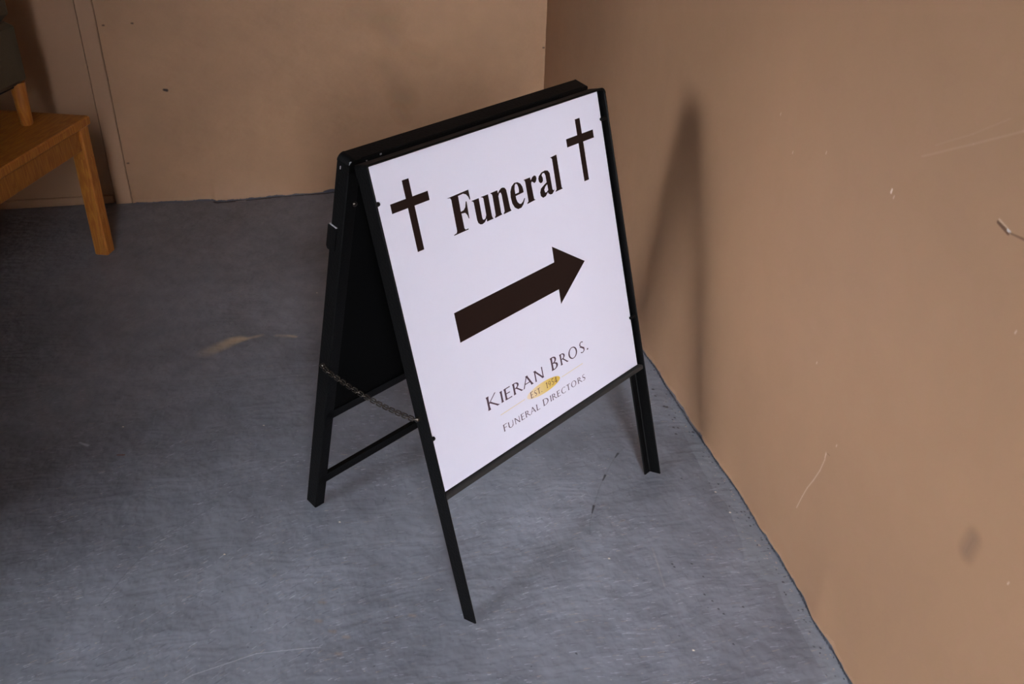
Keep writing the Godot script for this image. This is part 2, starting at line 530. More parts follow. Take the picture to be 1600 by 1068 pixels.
func back_wall_material() -> StandardMaterial3D:
	var n := 2048
	var cv := Canvas.new(n, n / 2, Vector2(-2.3, -0.06), n / 2.3)
	var big := noise_img(n, n / 2, 25, 0.0022, 3)
	var mid := noise_img(n, n / 2, 26, 0.012, 4)
	var d := cv.d
	var b0 := Color(0.68, 0.53, 0.405)
	for k in n * n / 2:
		var t := 1.0 + (big[k] - 128) * 0.00025 + (mid[k] - 128) * 0.00012
		d[k * 3] = int(b0.r * t * 255)
		d[k * 3 + 1] = int(b0.g * t * 255)
		d[k * 3 + 2] = int(b0.b * t * 255)
	cv.d = d
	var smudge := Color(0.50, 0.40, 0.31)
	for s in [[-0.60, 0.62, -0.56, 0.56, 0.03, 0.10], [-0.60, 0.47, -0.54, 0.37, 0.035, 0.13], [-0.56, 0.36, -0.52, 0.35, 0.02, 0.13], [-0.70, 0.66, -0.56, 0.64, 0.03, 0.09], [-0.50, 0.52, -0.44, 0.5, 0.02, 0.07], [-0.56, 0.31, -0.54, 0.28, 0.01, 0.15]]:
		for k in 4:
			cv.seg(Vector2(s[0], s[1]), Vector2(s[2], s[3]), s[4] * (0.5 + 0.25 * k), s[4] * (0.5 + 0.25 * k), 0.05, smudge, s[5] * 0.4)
	var hole := Color(0.14, 0.11, 0.1)
	cv.seg(Vector2(-1.378, 0.419), Vector2(-1.369, 0.417), 0.0035, 0.0045, 0.005, hole, 0.85)
	for p in pts2("-1.446,0.648 -1.539,0.644 -0.010,0.522 -1.548,0.158"):
		cv.seg(p, p + Vector2(0.004, 0.0), 0.002, 0.0025, 0.004, hole, 0.6)
	# ragged edge of floor paint
	var rag := FastNoiseLite.new()
	rag.seed = 14
	rag.frequency = 16.0
	rag.fractal_octaves = 3
	for i in n:
		var x := i / cv.s - 2.3
		var hgt := 0.003 + 0.004 * maxf(rag.get_noise_1d(x), -0.3)
		if x > -0.86:
			hgt += 0.008 * smoothstep(-0.87, -0.83, x)
		for j in range(0, int((hgt + 0.075) * cv.s)):
			var y := j / cv.s - 0.06
			if y < hgt:
				cv.put(i, j, Color(0.27, 0.28, 0.33), 0.92)
			elif y < hgt + 0.012:
				cv.put(i, j, Color(0.69, 0.55, 0.43), 0.35)
	var m := StandardMaterial3D.new()
	m.albedo_texture = tex(cv.image())
	m.roughness = 0.55
	m.metallic_specular = 0.35
	wall_relief(m, 61, 0.02, 2.2)
	return m

func wall_relief(m: StandardMaterial3D, seed_: int, freq: float, amount: float):
	var n := 1024
	var im := Image.create_from_data(n, n, false, Image.FORMAT_L8, noise_img(n, n, seed_, freq, 4))
	im.convert(Image.FORMAT_RGBA8)
	im.bump_map_to_normal_map(amount)
	m.normal_enabled = true
	m.normal_texture = tex(im)
	m.normal_scale = 0.35

# ---------- the print on the sign ----------
class Print:
	var n: int = 2048
	var side := 604.0      # millimetres across
	var d: PackedByteArray
	func _init():
		d = PackedByteArray()
		d.resize(n * n * 3)
		d.fill(214)
		for k in n * n:
			d[k * 3] = 211
			d[k * 3 + 1] = 208
			d[k * 3 + 2] = 219
	func fill(contours: Array, c: Color, a := 1.0, c2 = null, g0 := 0.0, g1 := 1.0):
		# even-odd fill of contours given in millimetres, v up; four lines to a pixel row
		var k := n / side
		var lo := 1e9
		var hi := -1e9
		for ct in contours:
			for p in ct:
				lo = minf(lo, p.y)
				hi = maxf(hi, p.y)
		for j in range(maxi(0, int((side - hi - 2.0) * k) - 1), mini(n, int((side - lo - 2.0) * k) + 2)):
			var cov := {}
			for sub in 4:
				var y := side - 2.0 - (j + (sub + 0.5) / 4.0) / k
				var xs := []
				for ct in contours:
					var m: int = ct.size()
					for q in m:
						var p0: Vector2 = ct[q]
						var p1: Vector2 = ct[(q + 1) % m]
						if (p0.y <= y) != (p1.y <= y):
							xs.append((p0.x + (p1.x - p0.x) * (y - p0.y) / (p1.y - p0.y) + 2.0) * k)
				xs.sort()
				for q in range(0, xs.size() - 1, 2):
					for i in range(int(xs[q]), int(xs[q + 1]) + 1):
						var part: float = minf(i + 1, xs[q + 1]) - maxf(i, xs[q])
						if part > 0:
							cov[i] = cov.get(i, 0.0) + part * 0.25
			for i in cov:
				if i < 0 or i >= n:
					continue
				var t: float = cov[i] * a
				var cc := c
				if c2 != null:
					cc = c.lerp(c2, clampf((i / k - 2.0 - g0) / (g1 - g0), 0, 1))
				var o: int = (j * n + i) * 3
				d[o] = int(d[o] * (1 - t) + cc.r * 255 * t)
				d[o + 1] = int(d[o + 1] * (1 - t) + cc.g * 255 * t)
				d[o + 2] = int(d[o + 2] * (1 - t) + cc.b * 255 * t)

# glyphs of the small lettering, one unit high: each is an advance width and strokes.
# L x0 y0 x1 y1 width = stem with flared ends; T = the same, fine and even; A cx cy rx ry a0 a1 wx wy = arc of a bowl
const GLYPHS := {
	"K": "0.72|L .1 0 .1 1 .12|T .14 .46 .60 1 .055|L .2 .52 .68 0 .12",
	"I": "0.30|L .14 0 .14 1 .13",
	"E": "0.58|L .1 0 .1 1 .13|T .1 .97 .50 .97 .06|T .1 .52 .44 .52 .06|T .1 .03 .54 .03 .06",
	"R": "0.68|L .1 0 .1 1 .13|A .2 .74 .30 .26 -90 90 .12 .05|T .1 .97 .22 .97 .05|T .1 .49 .22 .49 .05|L .28 .50 .68 0 .12",
	"A": "0.80|T .04 0 .39 1 .06|L .37 1 .74 0 .13|T .18 .34 .60 .34 .055",
	"N": "0.84|T .12 0 .12 1 .07|L .10 1 .72 0 .13|T .72 0 .72 1 .06",
	"B": "0.64|L .1 0 .1 1 .13|A .2 .755 .27 .245 -90 90 .12 .05|A .2 .27 .34 .27 -90 90 .13 .05|T .1 .97 .22 .97 .05|T .1 .52 .22 .52 .05|T .1 .03 .22 .03 .05",
	"O": "0.96|A .46 .5 .42 .53 0 360 .115 .05",
	"S": "0.56|A .27 .76 .22 .26 40 200 .09 .05|L .10 .64 .42 .34 .13|A .24 .26 .24 .28 -140 40 .09 .05",
	".": "0.28|A .1 .06 .075 .075 0 360 .075 .075",
	"F": "0.56|L .1 0 .1 1 .13|T .1 .97 .52 .97 .06|T .1 .52 .46 .52 .06",
	"U": "0.82|L .1 .3 .1 1 .13|A .39 .33 .35 .36 180 360 .12 .06|T .71 .3 .71 1 .06",
	"L": "0.56|L .1 0 .1 1 .13|T .1 .03 .54 .03 .06",
	"D": "0.86|L .1 0 .1 1 .13|A .24 .5 .54 .5 -90 90 .13 .05|T .1 .97 .26 .97 .05|T .1 .03 .26 .03 .05",
	"C": "0.76|A .46 .5 .42 .53 48 312 .12 .05",
	"T": "0.64|L .31 0 .31 1 .13|T .01 .97 .61 .97 .06",
	"1": "0.42|L .24 0 .24 1 .12|T .08 .84 .26 .98 .06",
	"9": "0.58|A .28 .68 .24 .31 0 360 .09 .05|A .14 .62 .38 .62 -78 0 .10 .05",
	"5": "0.56|T .16 1 .50 1 .09|T .16 1 .13 .56 .06|A .17 .31 .33 .31 -110 100 .10 .06",
	"4": "0.58|T .04 .30 .38 1 .06|T .04 .28 .56 .28 .07|L .38 0 .38 1 .12",
}

func arc_poly(cx: float, cy: float, rx: float, ry: float, a0: float, a1: float, wx: float, wy: float) -> PackedVector2Array:
	var out := PackedVector2Array()
	for k in 25:
		var t := deg_to_rad(lerpf(a0, a1, k / 24.0))
		out.append(Vector2(cx + rx * cos(t), cy + ry * sin(t)))
	for k in 25:
		var t := deg_to_rad(lerpf(a1, a0, k / 24.0))
		out.append(Vector2(cx + (rx - wx) * cos(t), cy + (ry - wy) * sin(t)))
	return out

func write(pr: Print, word: String, x0: float, x1: float, y: float, h: float, first: float, c: Color, a: float):
	# small capitals from x0 to x1; the first letter of the word is taller
	var total := 0.0
	for i in word.length():
		if word[i] == " ":
			total += 0.35
			continue
		total += GLYPHS[word[i]].split("|")[0].to_float() * (first if i == 0 else 1.0)
	var sx := (x1 - x0) / total
	var x := x0
	for i in word.length():
		if word[i] == " ":
			x += 0.35 * sx
			continue
		var parts: PackedStringArray = GLYPHS[word[i]].split("|")
		var f := first if i == 0 else 1.0
		for k in range(1, parts.size()):
			var v := parts[k].split(" ")
			var q := []
			for j in range(1, v.size()):
				q.append(v[j].to_float())
			var ct := PackedVector2Array()
			if v[0] == "A":
				ct = arc_poly(q[0], q[1], q[2], q[3], q[4], q[5], q[6] * 1.08, q[7] * 1.35)
			else:
				var p0 := Vector2(q[0], q[1])
				var p1 := Vector2(q[2], q[3])
				if v[0] == "T":
					q[4] *= 1.3
				var nn: Vector2 = (p1 - p0).orthogonal().normalized() * q[4] * 0.5
				if absf(p1.y - p0.y) > absf(p1.x - p0.x) * 0.3 and absf(p1.y - p0.y) > 0.3:
					nn = Vector2(q[4] * 0.5 * (1.0 if nn.x > 0 else -1.0), 0)   # ends lie level
				var fl := 1.45 if v[0] == "L" else 1.15
				var m := (p0 + p1) * 0.5
				ct = PackedVector2Array([p0 + nn * fl, p0.lerp(m, 0.35) + nn, p1.lerp(m, 0.35) + nn, p1 + nn * fl, p1 - nn * fl, p1.lerp(m, 0.35) - nn, p0.lerp(m, 0.35) - nn, p0 - nn * fl])
			var out := PackedVector2Array()
			for p in ct:
				out.append(Vector2(x + (p.x * 0.86 + 0.05) * sx * f, y + p.y * h * f))
			pr.fill([out], c, a)
		x += parts[0].to_float() * sx * f

func print_material() -> StandardMaterial3D:
	var pr := Print.new()
	var ink := Color(0.115, 0.072, 0.066)
	# two latin crosses and the arrow
	for cx in [69.0, 525.5]:
		pr.fill([PackedVector2Array([Vector2(cx - 7.5, 437.5), Vector2(cx + 7.5, 437.5), Vector2(cx + 7.5, 514.5), Vector2(cx + 42.5, 514.5), Vector2(cx + 42.5, 530.5), Vector2(cx + 7.5, 530.5), Vector2(cx + 7.5, 561.5), Vector2(cx - 7.5, 561.5), Vector2(cx - 7.5, 530.5), Vector2(cx - 42.5, 530.5), Vector2(cx - 42.5, 514.5), Vector2(cx - 7.5, 514.5)])], ink)
	pr.fill([pts2("111,307 390,309 391,341 480,282 389,221.5 390,252.5 111,250")], ink)
	# "Funeral" in a bold condensed roman
	for g in [
		["149.8,505.8 203.5,507.1 203.9,489.3 201.9,489.3 200.4,494.7 196.0,500.5 189.3,503.6 176.7,503.0 175.8,474.4 183.4,475.5 188.3,479.5 192.0,488.9 194.0,488.3 192.6,457.3 191.0,458.4 189.4,464.9 185.5,469.9 176.4,471.2 176.5,444.0 178.7,441.1 185.6,441.2 185.5,439.3 149.3,438.8 149.4,440.2 156.1,441.4 158.1,444.7 159.4,500.9 157.5,504.4"],
		["206.5,485.8 224.3,485.7 223.6,450.3 224.3,446.1 227.1,444.8 231.5,446.3 234.6,451.5 235.4,482.0 233.0,484.7 230.0,485.0 230.4,486.2 248.7,486.0 248.2,446.3 249.3,441.5 251.0,441.0 250.3,439.7 233.5,439.4 233.8,445.0 228.1,440.0 221.2,438.1 216.1,439.3 211.7,443.2 210.2,448.7 210.3,481.4 208.7,483.9 206.2,484.6"],
		["255.0,485.2 255.3,486.2 273.3,486.5 273.8,480.7 279.0,485.2 284.5,487.6 289.0,487.5 293.5,485.6 296.2,481.3 296.9,472.2 297.9,446.1 300.0,440.5 278.7,439.8 278.8,441.3 282.0,444.2 282.5,450.3 282.3,475.7 281.0,480.0 279.0,480.6 276.2,479.2 273.6,475.2 272.8,444.7 274.6,440.6 255.6,439.4 254.7,441.0 257.6,443.6 258.0,446.8 258.9,479.3 258.0,483.4"],
		["340.4,464.4 340.6,468.8 339.7,475.4 335.9,482.1 328.9,486.8 320.0,487.7 311.4,483.2 305.9,474.7 304.2,463.9 305.5,452.2 310.3,443.2 318.1,438.1 327.5,438.2 334.8,443.1 341.3,452.7 339.5,453.2 333.9,447.8 328.6,445.5 324.2,446.5 319.9,451.2 318.0,457.4 317.7,463.2", "318.0,467.3 318.1,476.3 320.5,483.2 323.9,485.4 327.2,482.6 329.0,477.1 329.1,470.7 327.6,467.4"],
		["346.0,486.3 364.3,486.4 365.1,480.5 370.6,485.4 376.8,486.9 380.9,484.6 381.5,479.9 378.8,474.9 373.8,472.7 370.0,476.0 366.6,477.6 364.6,473.7 365.4,445.2 366.7,442.9 369.6,441.8 345.0,440.2 345.1,442.0 348.9,444.2 349.2,448.6 349.4,480.3 348.6,484.1"],
		["386.2,478.0 389.0,482.4 397.9,487.1 408.0,488.3 416.2,486.1 420.4,479.9 420.7,447.9 423.0,445.3 425.9,446.5 424.5,443.6 418.4,439.4 412.6,439.7 407.5,443.1 406.4,446.0 398.9,440.3 390.8,439.3 385.3,444.1 384.8,451.4 389.1,458.0 399.0,462.3 407.6,465.2 407.4,478.8 404.9,484.2 400.2,484.6 396.8,481.6 399.0,476.5 398.4,470.9 394.7,468.0 389.9,468.3 386.5,472.2", "408.1,461.2 401.8,458.3 397.5,453.1 398.9,447.5 402.7,447.1 408.4,450.0"],
		["428.5,508.0 448.0,509.1 447.8,444.4 450.5,441.3 427.8,440.7 428.7,442.0 432.1,444.1 432.5,448.6 433.6,503.5 431.5,506.6"],
	]:
		var ct := []
		for s in g:
			ct.append(pts2(s))
		pr.fill(ct, ink)
	# the undertakers' name, the gold oval and the rules
	var dark := Color(0.26, 0.18, 0.22)
	write(pr, "KIERAN", 139.5, 309.0, 97.5, 23.0, 1.2, dark, 0.95)
	write(pr, "BROS.", 326.5, 450.0, 99.5, 23.5, 1.17, dark, 0.95)
	var gold := Color(0.83, 0.74, 0.52)
	for r in [[170.5, 241.5], [353.5, 422.5]]:
		pr.fill([PackedVector2Array([Vector2(r[0], 75.2), Vector2(r[1], 76.6), Vector2(r[1], 77.8), Vector2(r[0], 76.4)])], gold, 0.9)
	var oval := PackedVector2Array()
	for k in 48:
		oval.append(Vector2(298.0 + 50.5 * cos(TAU * k / 48), 77.3 + 12.0 * sin(TAU * k / 48)))
	pr.fill([oval], Color(0.88, 0.80, 0.70), 1.0, Color(0.80, 0.67, 0.30), 250.0, 335.0)
	write(pr, "EST.", 257.0, 293.0, 70.8, 11.5, 1.12, Color(0.33, 0.24, 0.25), 0.85)
	write(pr, "1954", 303.5, 340.0, 71.5, 12.5, 1.0, Color(0.34, 0.22, 0.20), 0.9)
	write(pr, "FUNERAL", 169.5, 278.5, 39.8, 12.8, 1.1, Color(0.36, 0.30, 0.34), 0.95)
	write(pr, "DIRECTORS", 286.5, 425.0, 40.3, 12.8, 1.1, Color(0.36, 0.30, 0.34), 0.95)
	var m := StandardMaterial3D.new()
	m.albedo_texture = tex(Image.create_from_data(pr.n, pr.n, false, Image.FORMAT_RGB8, pr.d))
	m.roughness = 0.4
	m.metallic_specular = 0.3
	return m

# ================= the room =================
func curve_at(s: PackedVector2Array, x: float) -> float:
	if x <= s[0].x:
		return s[0].y
	for k in s.size() - 1:
		if x <= s[k + 1].x:
			var t := smoothstep(0.0, 1.0, (x - s[k].x) / (s[k + 1].x - s[k].x))
			return lerpf(s[k].y, s[k + 1].y, t)
	return s[s.size() - 1].y

func wall_sheet(st: SurfaceTool, xs: Array, ys: Array, at: Callable, uv: Callable, flip: bool):
	for i in xs.size() - 1:
		for j in ys.size() - 1:
			var idx := [[i, j], [i + 1, j], [i + 1, j + 1], [i, j + 1]]
			var order := [0, 2, 1, 0, 3, 2] if not flip else [0, 1, 2, 0, 2, 3]
			for k in order:
				var x: float = xs[idx[k][0]]
				var y: float = ys[idx[k][1]]
				st.set_uv(uv.call(x, y))
				st.add_vertex(at.call(x, y))

func steps(a: float, b: float, n: int) -> Array:
	var out := []
	for i in n + 1:
		out.append(lerpf(a, b, i / float(n)))
	return out

func build_room():
	var rough := FastNoiseLite.new()
	rough.seed = 12
	rough.frequency = 14.0
	rough.fractal_octaves = 3
	# floor
	var st := new_st()
	wall_sheet(st, [-4.7, 0.1], [-0.2, ZF + 0.2], func(x, z): return Vector3(x, 0, z), func(x, z): return Vector2((x + 2.55) / 2.6, (z + 0.06) / 2.6), true)
	quad(st, Vector3(-4.7, -0.05, -0.2), Vector3(0.1, -0.05, -0.2), Vector3(0.1, -0.05, ZF + 0.2), Vector3(-4.7, -0.05, ZF + 0.2))
	var fl := struct("floor", st, M.floor)
	fl.set_meta("label", "worn grey-blue painted concrete floor")
	# right wall, its foot as crooked as the photograph shows
	var foot := pts2("0,-0.012 1.2,-0.014 1.325,-0.011 1.418,-0.005 1.499,-0.007 1.663,-0.005 1.759,0.0 1.856,0.002 1.938,0.008 2.065,0.006 2.158,0.007 2.266,0.005 2.35,-0.003 2.421,-0.001 2.491,-0.006 3.0,-0.004 4.7,0")
	var ys := [0.0, 0.004, 0.01, 0.018, 0.03, 0.05, 0.08, 0.12, 0.2, 0.35, 0.6, 1.0, 1.6, HT]
	var zs := steps(-0.06, 0.9, 24) + steps(0.9, 2.9, 250).slice(1) + steps(2.9, ZF + 0.2, 14).slice(1)
	st = new_st()
	st.set_smooth_group(1)
	wall_sheet(st, zs, ys, func(z, y):
		var k := exp(-y / 0.13)
		var o := curve_at(foot, z) * k + rough.get_noise_1d(z) * 0.0035 * exp(-y / 0.012)
		if y > 0.002 and y < 0.02:
			o -= 0.002 + 0.002 * rough.get_noise_1d(z * 0.6 + 5.0)
		return Vector3(o, y, z), func(z, y): return Vector2(z / 2.9, (y + 0.02) / 2.9), false)
	st.set_smooth_group(-1)
	quad(st, Vector3(0.2, 0, -0.06), Vector3(0.2, HT, -0.06), Vector3(0.2, HT, ZF + 0.2), Vector3(0.2, 0, ZF + 0.2))
	quad(st, Vector3(0, HT, ZF + 0.2), Vector3(0.2, HT, ZF + 0.2), Vector3(0.2, HT, -0.06), Vector3(0, HT, -0.06))
	struct("wall_right", st, M.wall_right).set_meta("label", "scratched tan painted wall to the right of the sign")
	# back wall right of the batten
	var bfoot := pts2("-1.557,0.0 -1.495,0.0 -1.38,0.004 -1.309,0.004 -1.275,0.012 -1.256,0.03 -1.225,0.028 -1.194,0.023 -1.144,0.022 -1.041,0.009 -0.921,0.003 -0.848,0.001 -0.80,-0.004 0.01,0")
	st = new_st()
	st.set_smooth_group(1)
	wall_sheet(st, steps(-1.555, 0.02, 200), [0.0, 0.004, 0.01, 0.02, 0.035, 0.06, 0.1, 0.18, 0.35, 0.7, 1.2, HT], func(x, y):
		var k := exp(-y / 0.03)
		var o := curve_at(bfoot, x) * k + rough.get_noise_1d(x + 30.0) * 0.006 * exp(-y / 0.015) + rough.get_noise_2d(x * 0.25, y * 0.25) * 0.004 * smoothstep(0.02, 0.1, y)
		return Vector3(x, y, o), func(x, y): return Vector2((x + 2.3) / 2.3, (y + 0.06) / 1.15), true)
	st.set_smooth_group(-1)
	quad(st, Vector3(-1.555, 0, -0.2), Vector3(-1.555, 0, 0.0), Vector3(-1.555, HT, 0.0), Vector3(-1.555, HT, -0.2))
	quad(st, Vector3(0.02, 0, -0.2), Vector3(-1.555, 0, -0.2), Vector3(-1.555, HT, -0.2), Vector3(0.02, HT, -0.2))
	struct("wall_back", st, M.wall_back).set_meta("label", "tan painted wall behind the sign, ragged along the floor")
	# the boarded stretch left of the batten
	st = new_st()
	wall_sheet(st, steps(-2.65, -1.622, 40), [0.0, 0.01, 0.03, 0.1, 0.5, 1.2, HT], func(x, y): return Vector3(x, y, -0.03), func(x, y): return Vector2((x + 2.3) / 2.3, (y + 0.06) / 1.15), true)
	quad(st, Vector3(-1.6, 0, -0.2), Vector3(-2.65, 0, -0.2), Vector3(-2.65, HT, -0.2), Vector3(-1.6, HT, -0.2))
	quad(st, Vector3(-1.622, 0, -0.03), Vector3(-1.622, 0, -0.2), Vector3(-1.622, HT, -0.2), Vector3(-1.622, HT, -0.03))
	struct("wall_back", st, M.wall_plain).set_meta("label", "shaded wall board left of the vertical batten")
	# vertical batten between two open joints
	st = new_st()
	prism(st, chamfer_rect(-1.6175, -1.5595, -0.08, -0.010, 0.003), Vector3.ZERO, Vector3.RIGHT, Vector3.BACK, Vector3.UP, 0.0, HT)
	box(st, Vector3(-1.75, 0, -0.21), Vector3(-1.45, HT, -0.12))  # added backing behind the joints, keeps daylight from leaking in
	struct("trim_1", st, M.wall_plain).set_meta("label", "flat vertical batten painted tan on the back wall")
	st = new_st()
	box(st, Vector3(-2.45, 0, -0.03), Vector3(-1.622, 0.032, -0.018), 0.003)
	struct("baseboard_back", st, M.wall_plain).set_meta("label", "low skirting strip behind the wooden table")
	# ceiling, left and front walls with the openings that let the daylight in
	st = new_st()
	box(st, Vector3(-4.7, HT, -0.2), Vector3(0.2, HT + 0.15, ZF + 0.2))
	struct("ceiling", st, M.ceiling)
	st = new_st()
	box(st, Vector3(-2.65, 0, -0.2), Vector3(-2.45, HT, JOG))
	box(st, Vector3(-4.7, 0, JOG - 0.2), Vector3(-2.65, HT, JOG))  # unseen jog in the wall, shaped to shade the left floor
	box(st, Vector3(-4.7, 0, JOG), Vector3(-4.5, HT, WZ0))
	box(st, Vector3(-4.7, 0, WZ1), Vector3(-4.5, HT, ZF + 0.2))
	box(st, Vector3(-4.7, 0, WZ0), Vector3(-4.5, WY0, WZ1))
	box(st, Vector3(-4.7, WY1, WZ0), Vector3(-4.5, HT, WZ1))
	struct("wall_left", st, M.wall_far)
	st = new_st()
	box(st, Vector3(-4.5, 0, ZF), Vector3(DX0, HT, ZF + 0.2))
	box(st, Vector3(DX1, 0, ZF), Vector3(0.2, HT, ZF + 0.2))
	box(st, Vector3(DX0, DT, ZF), Vector3(DX1, HT, ZF + 0.2))
	struct("wall_front", st, M.wall_far)
	st = new_st()
	for x in [DX0, DX1 - 0.05]:
		box(st, Vector3(x, 0, ZF - 0.01), Vector3(x + 0.05, DT, ZF + 0.21), 0.004)
	box(st, Vector3(DX0 + 0.05, DT - 0.05, ZF - 0.01), Vector3(DX1 - 0.05, DT, ZF + 0.21), 0.004)
	struct("door_1", st, M.frame_paint)
	st = new_st()
	for z in [WZ0, (WZ0 + WZ1) * 0.5 - 0.02, WZ1 - 0.04]:
		box(st, Vector3(-4.65, WY0 + 0.04, z), Vector3(-4.59, WY1 - 0.04, z + 0.04), 0.004)
	box(st, Vector3(-4.65, WY0, WZ0), Vector3(-4.59, WY0 + 0.04, WZ1), 0.004)
	box(st, Vector3(-4.65, WY1 - 0.04, WZ0), Vector3(-4.59, WY1, WZ1), 0.004)
	struct("window_1", st, M.frame_paint)
	st = new_st()
	box(st, Vector3(-14, -0.3, -6), Vector3(10, -0.06, 22))
	struct("ground", st, M.outside)
	st = new_st()
	box(st, Vector3(-12, -0.06, 15.5), Vector3(8, 3.0, 15.8))  # unseen outer walls, added to hide the low sky
	box(st, Vector3(-12.3, -0.06, -4), Vector3(-12.0, 2.9, 15.8))
	box(st, Vector3(BLOCK_X1, -0.06, ZF + 0.25), Vector3(BLOCK_X1 + 0.3, 7.0, ZF + BLOCK_LEN))  # unseen side walls, added to keep daylight off the back left
	box(st, Vector3(BLOCK_X0 - 0.3, -0.06, ZF + 0.25), Vector3(BLOCK_X0, 7.0, ZF + BLOCK_LEN))
	struct("light_block_wall", st, M.outside)

# ================= the A-board =================
func l_bar(st: SurfaceTool, o: Vector3, ax: Vector3, ay: Vector3, az: Vector3, w1: float, w2: float, t: float, l0: float, l1: float):
	# angle iron: corner at o, one leg w1 along ax, the other w2 along ay
	var c := 0.0009
	var r := 0.0016
	prism(st, PackedVector2Array([Vector2(r, 0), Vector2(w1 - c, 0), Vector2(w1, c), Vector2(w1, t - c), Vector2(w1 - c, t), Vector2(t + r, t), Vector2(t, t + r), Vector2(t, w2 - c), Vector2(t - c, w2), Vector2(c, w2), Vector2(0, w2 - c), Vector2(0, r)]), o, ax, ay, az, l0, l1)

func bent_frame(parent: Node, O: Vector3, S: Vector3, N: Vector3, hw: float, d0: float, d1: float, web: float, s_top: float, rads: Array):
	# two uprights whose feet stand on the floor, joined over rounded corners by the top rail
	var X := Vector3.RIGHT
	var t := 0.004
	for sx: float in [-1.0, 1.0]:
		var rad: float = rads[0 if sx < 0 else 1]
		var st := new_st()
		var corner := O + X * sx * hw + N * d0
		var low := -corner.y / S.y
		l_bar(st, corner, -X * sx, N, S, web, d1 - d0, t, low, s_top - rad)
		obj("upright", st, M.black, parent)
	var st := new_st()
	l_bar(st, O + S * s_top + N * d0, -S, N, X, web, d1 - d0, t, -hw + rads[0], hw - rads[1])
	for sx: float in [-1.0, 1.0]:
		var rad: float = rads[0 if sx < 0 else 1]
		var c := O + X * sx * (hw - rad) + S * (s_top - rad)
		var ring := PackedVector2Array()
		var solid := PackedVector2Array([Vector2(-web + rad, -web + rad), Vector2(rad, -web + rad), Vector2(rad, 0)])
		for k in 9:
			var a := PI * 0.5 * k / 8
			ring.append(Vector2(cos(a), sin(a)) * rad)
			if k > 0:
				solid.append(Vector2(cos(a), sin(a)) * rad)
		solid.append(Vector2(-web + rad, rad))
		for k in 9:
			var a := PI * 0.5 * (8 - k) / 8
			ring.append(Vector2(cos(a), sin(a)) * maxf(rad - t, 0.0005))
		prism(st, ring, c, X * sx, S, N, d0, d1)
		prism(st, solid, c, X * sx, S, N, d0, d0 + t * 0.98)
	obj("top_rail", st, M.black, parent)

func bolt(parent: Node, at: Vector3, dir: Vector3, r: float, l: float, mat: Material):
	var st := new_st()
	tube(st, [at, at + dir * l * 0.55, at + dir * l * 0.9, at + dir * l], [r, r, r * 0.8, r * 0.35], 12)
	obj("bolt", st, mat, parent)

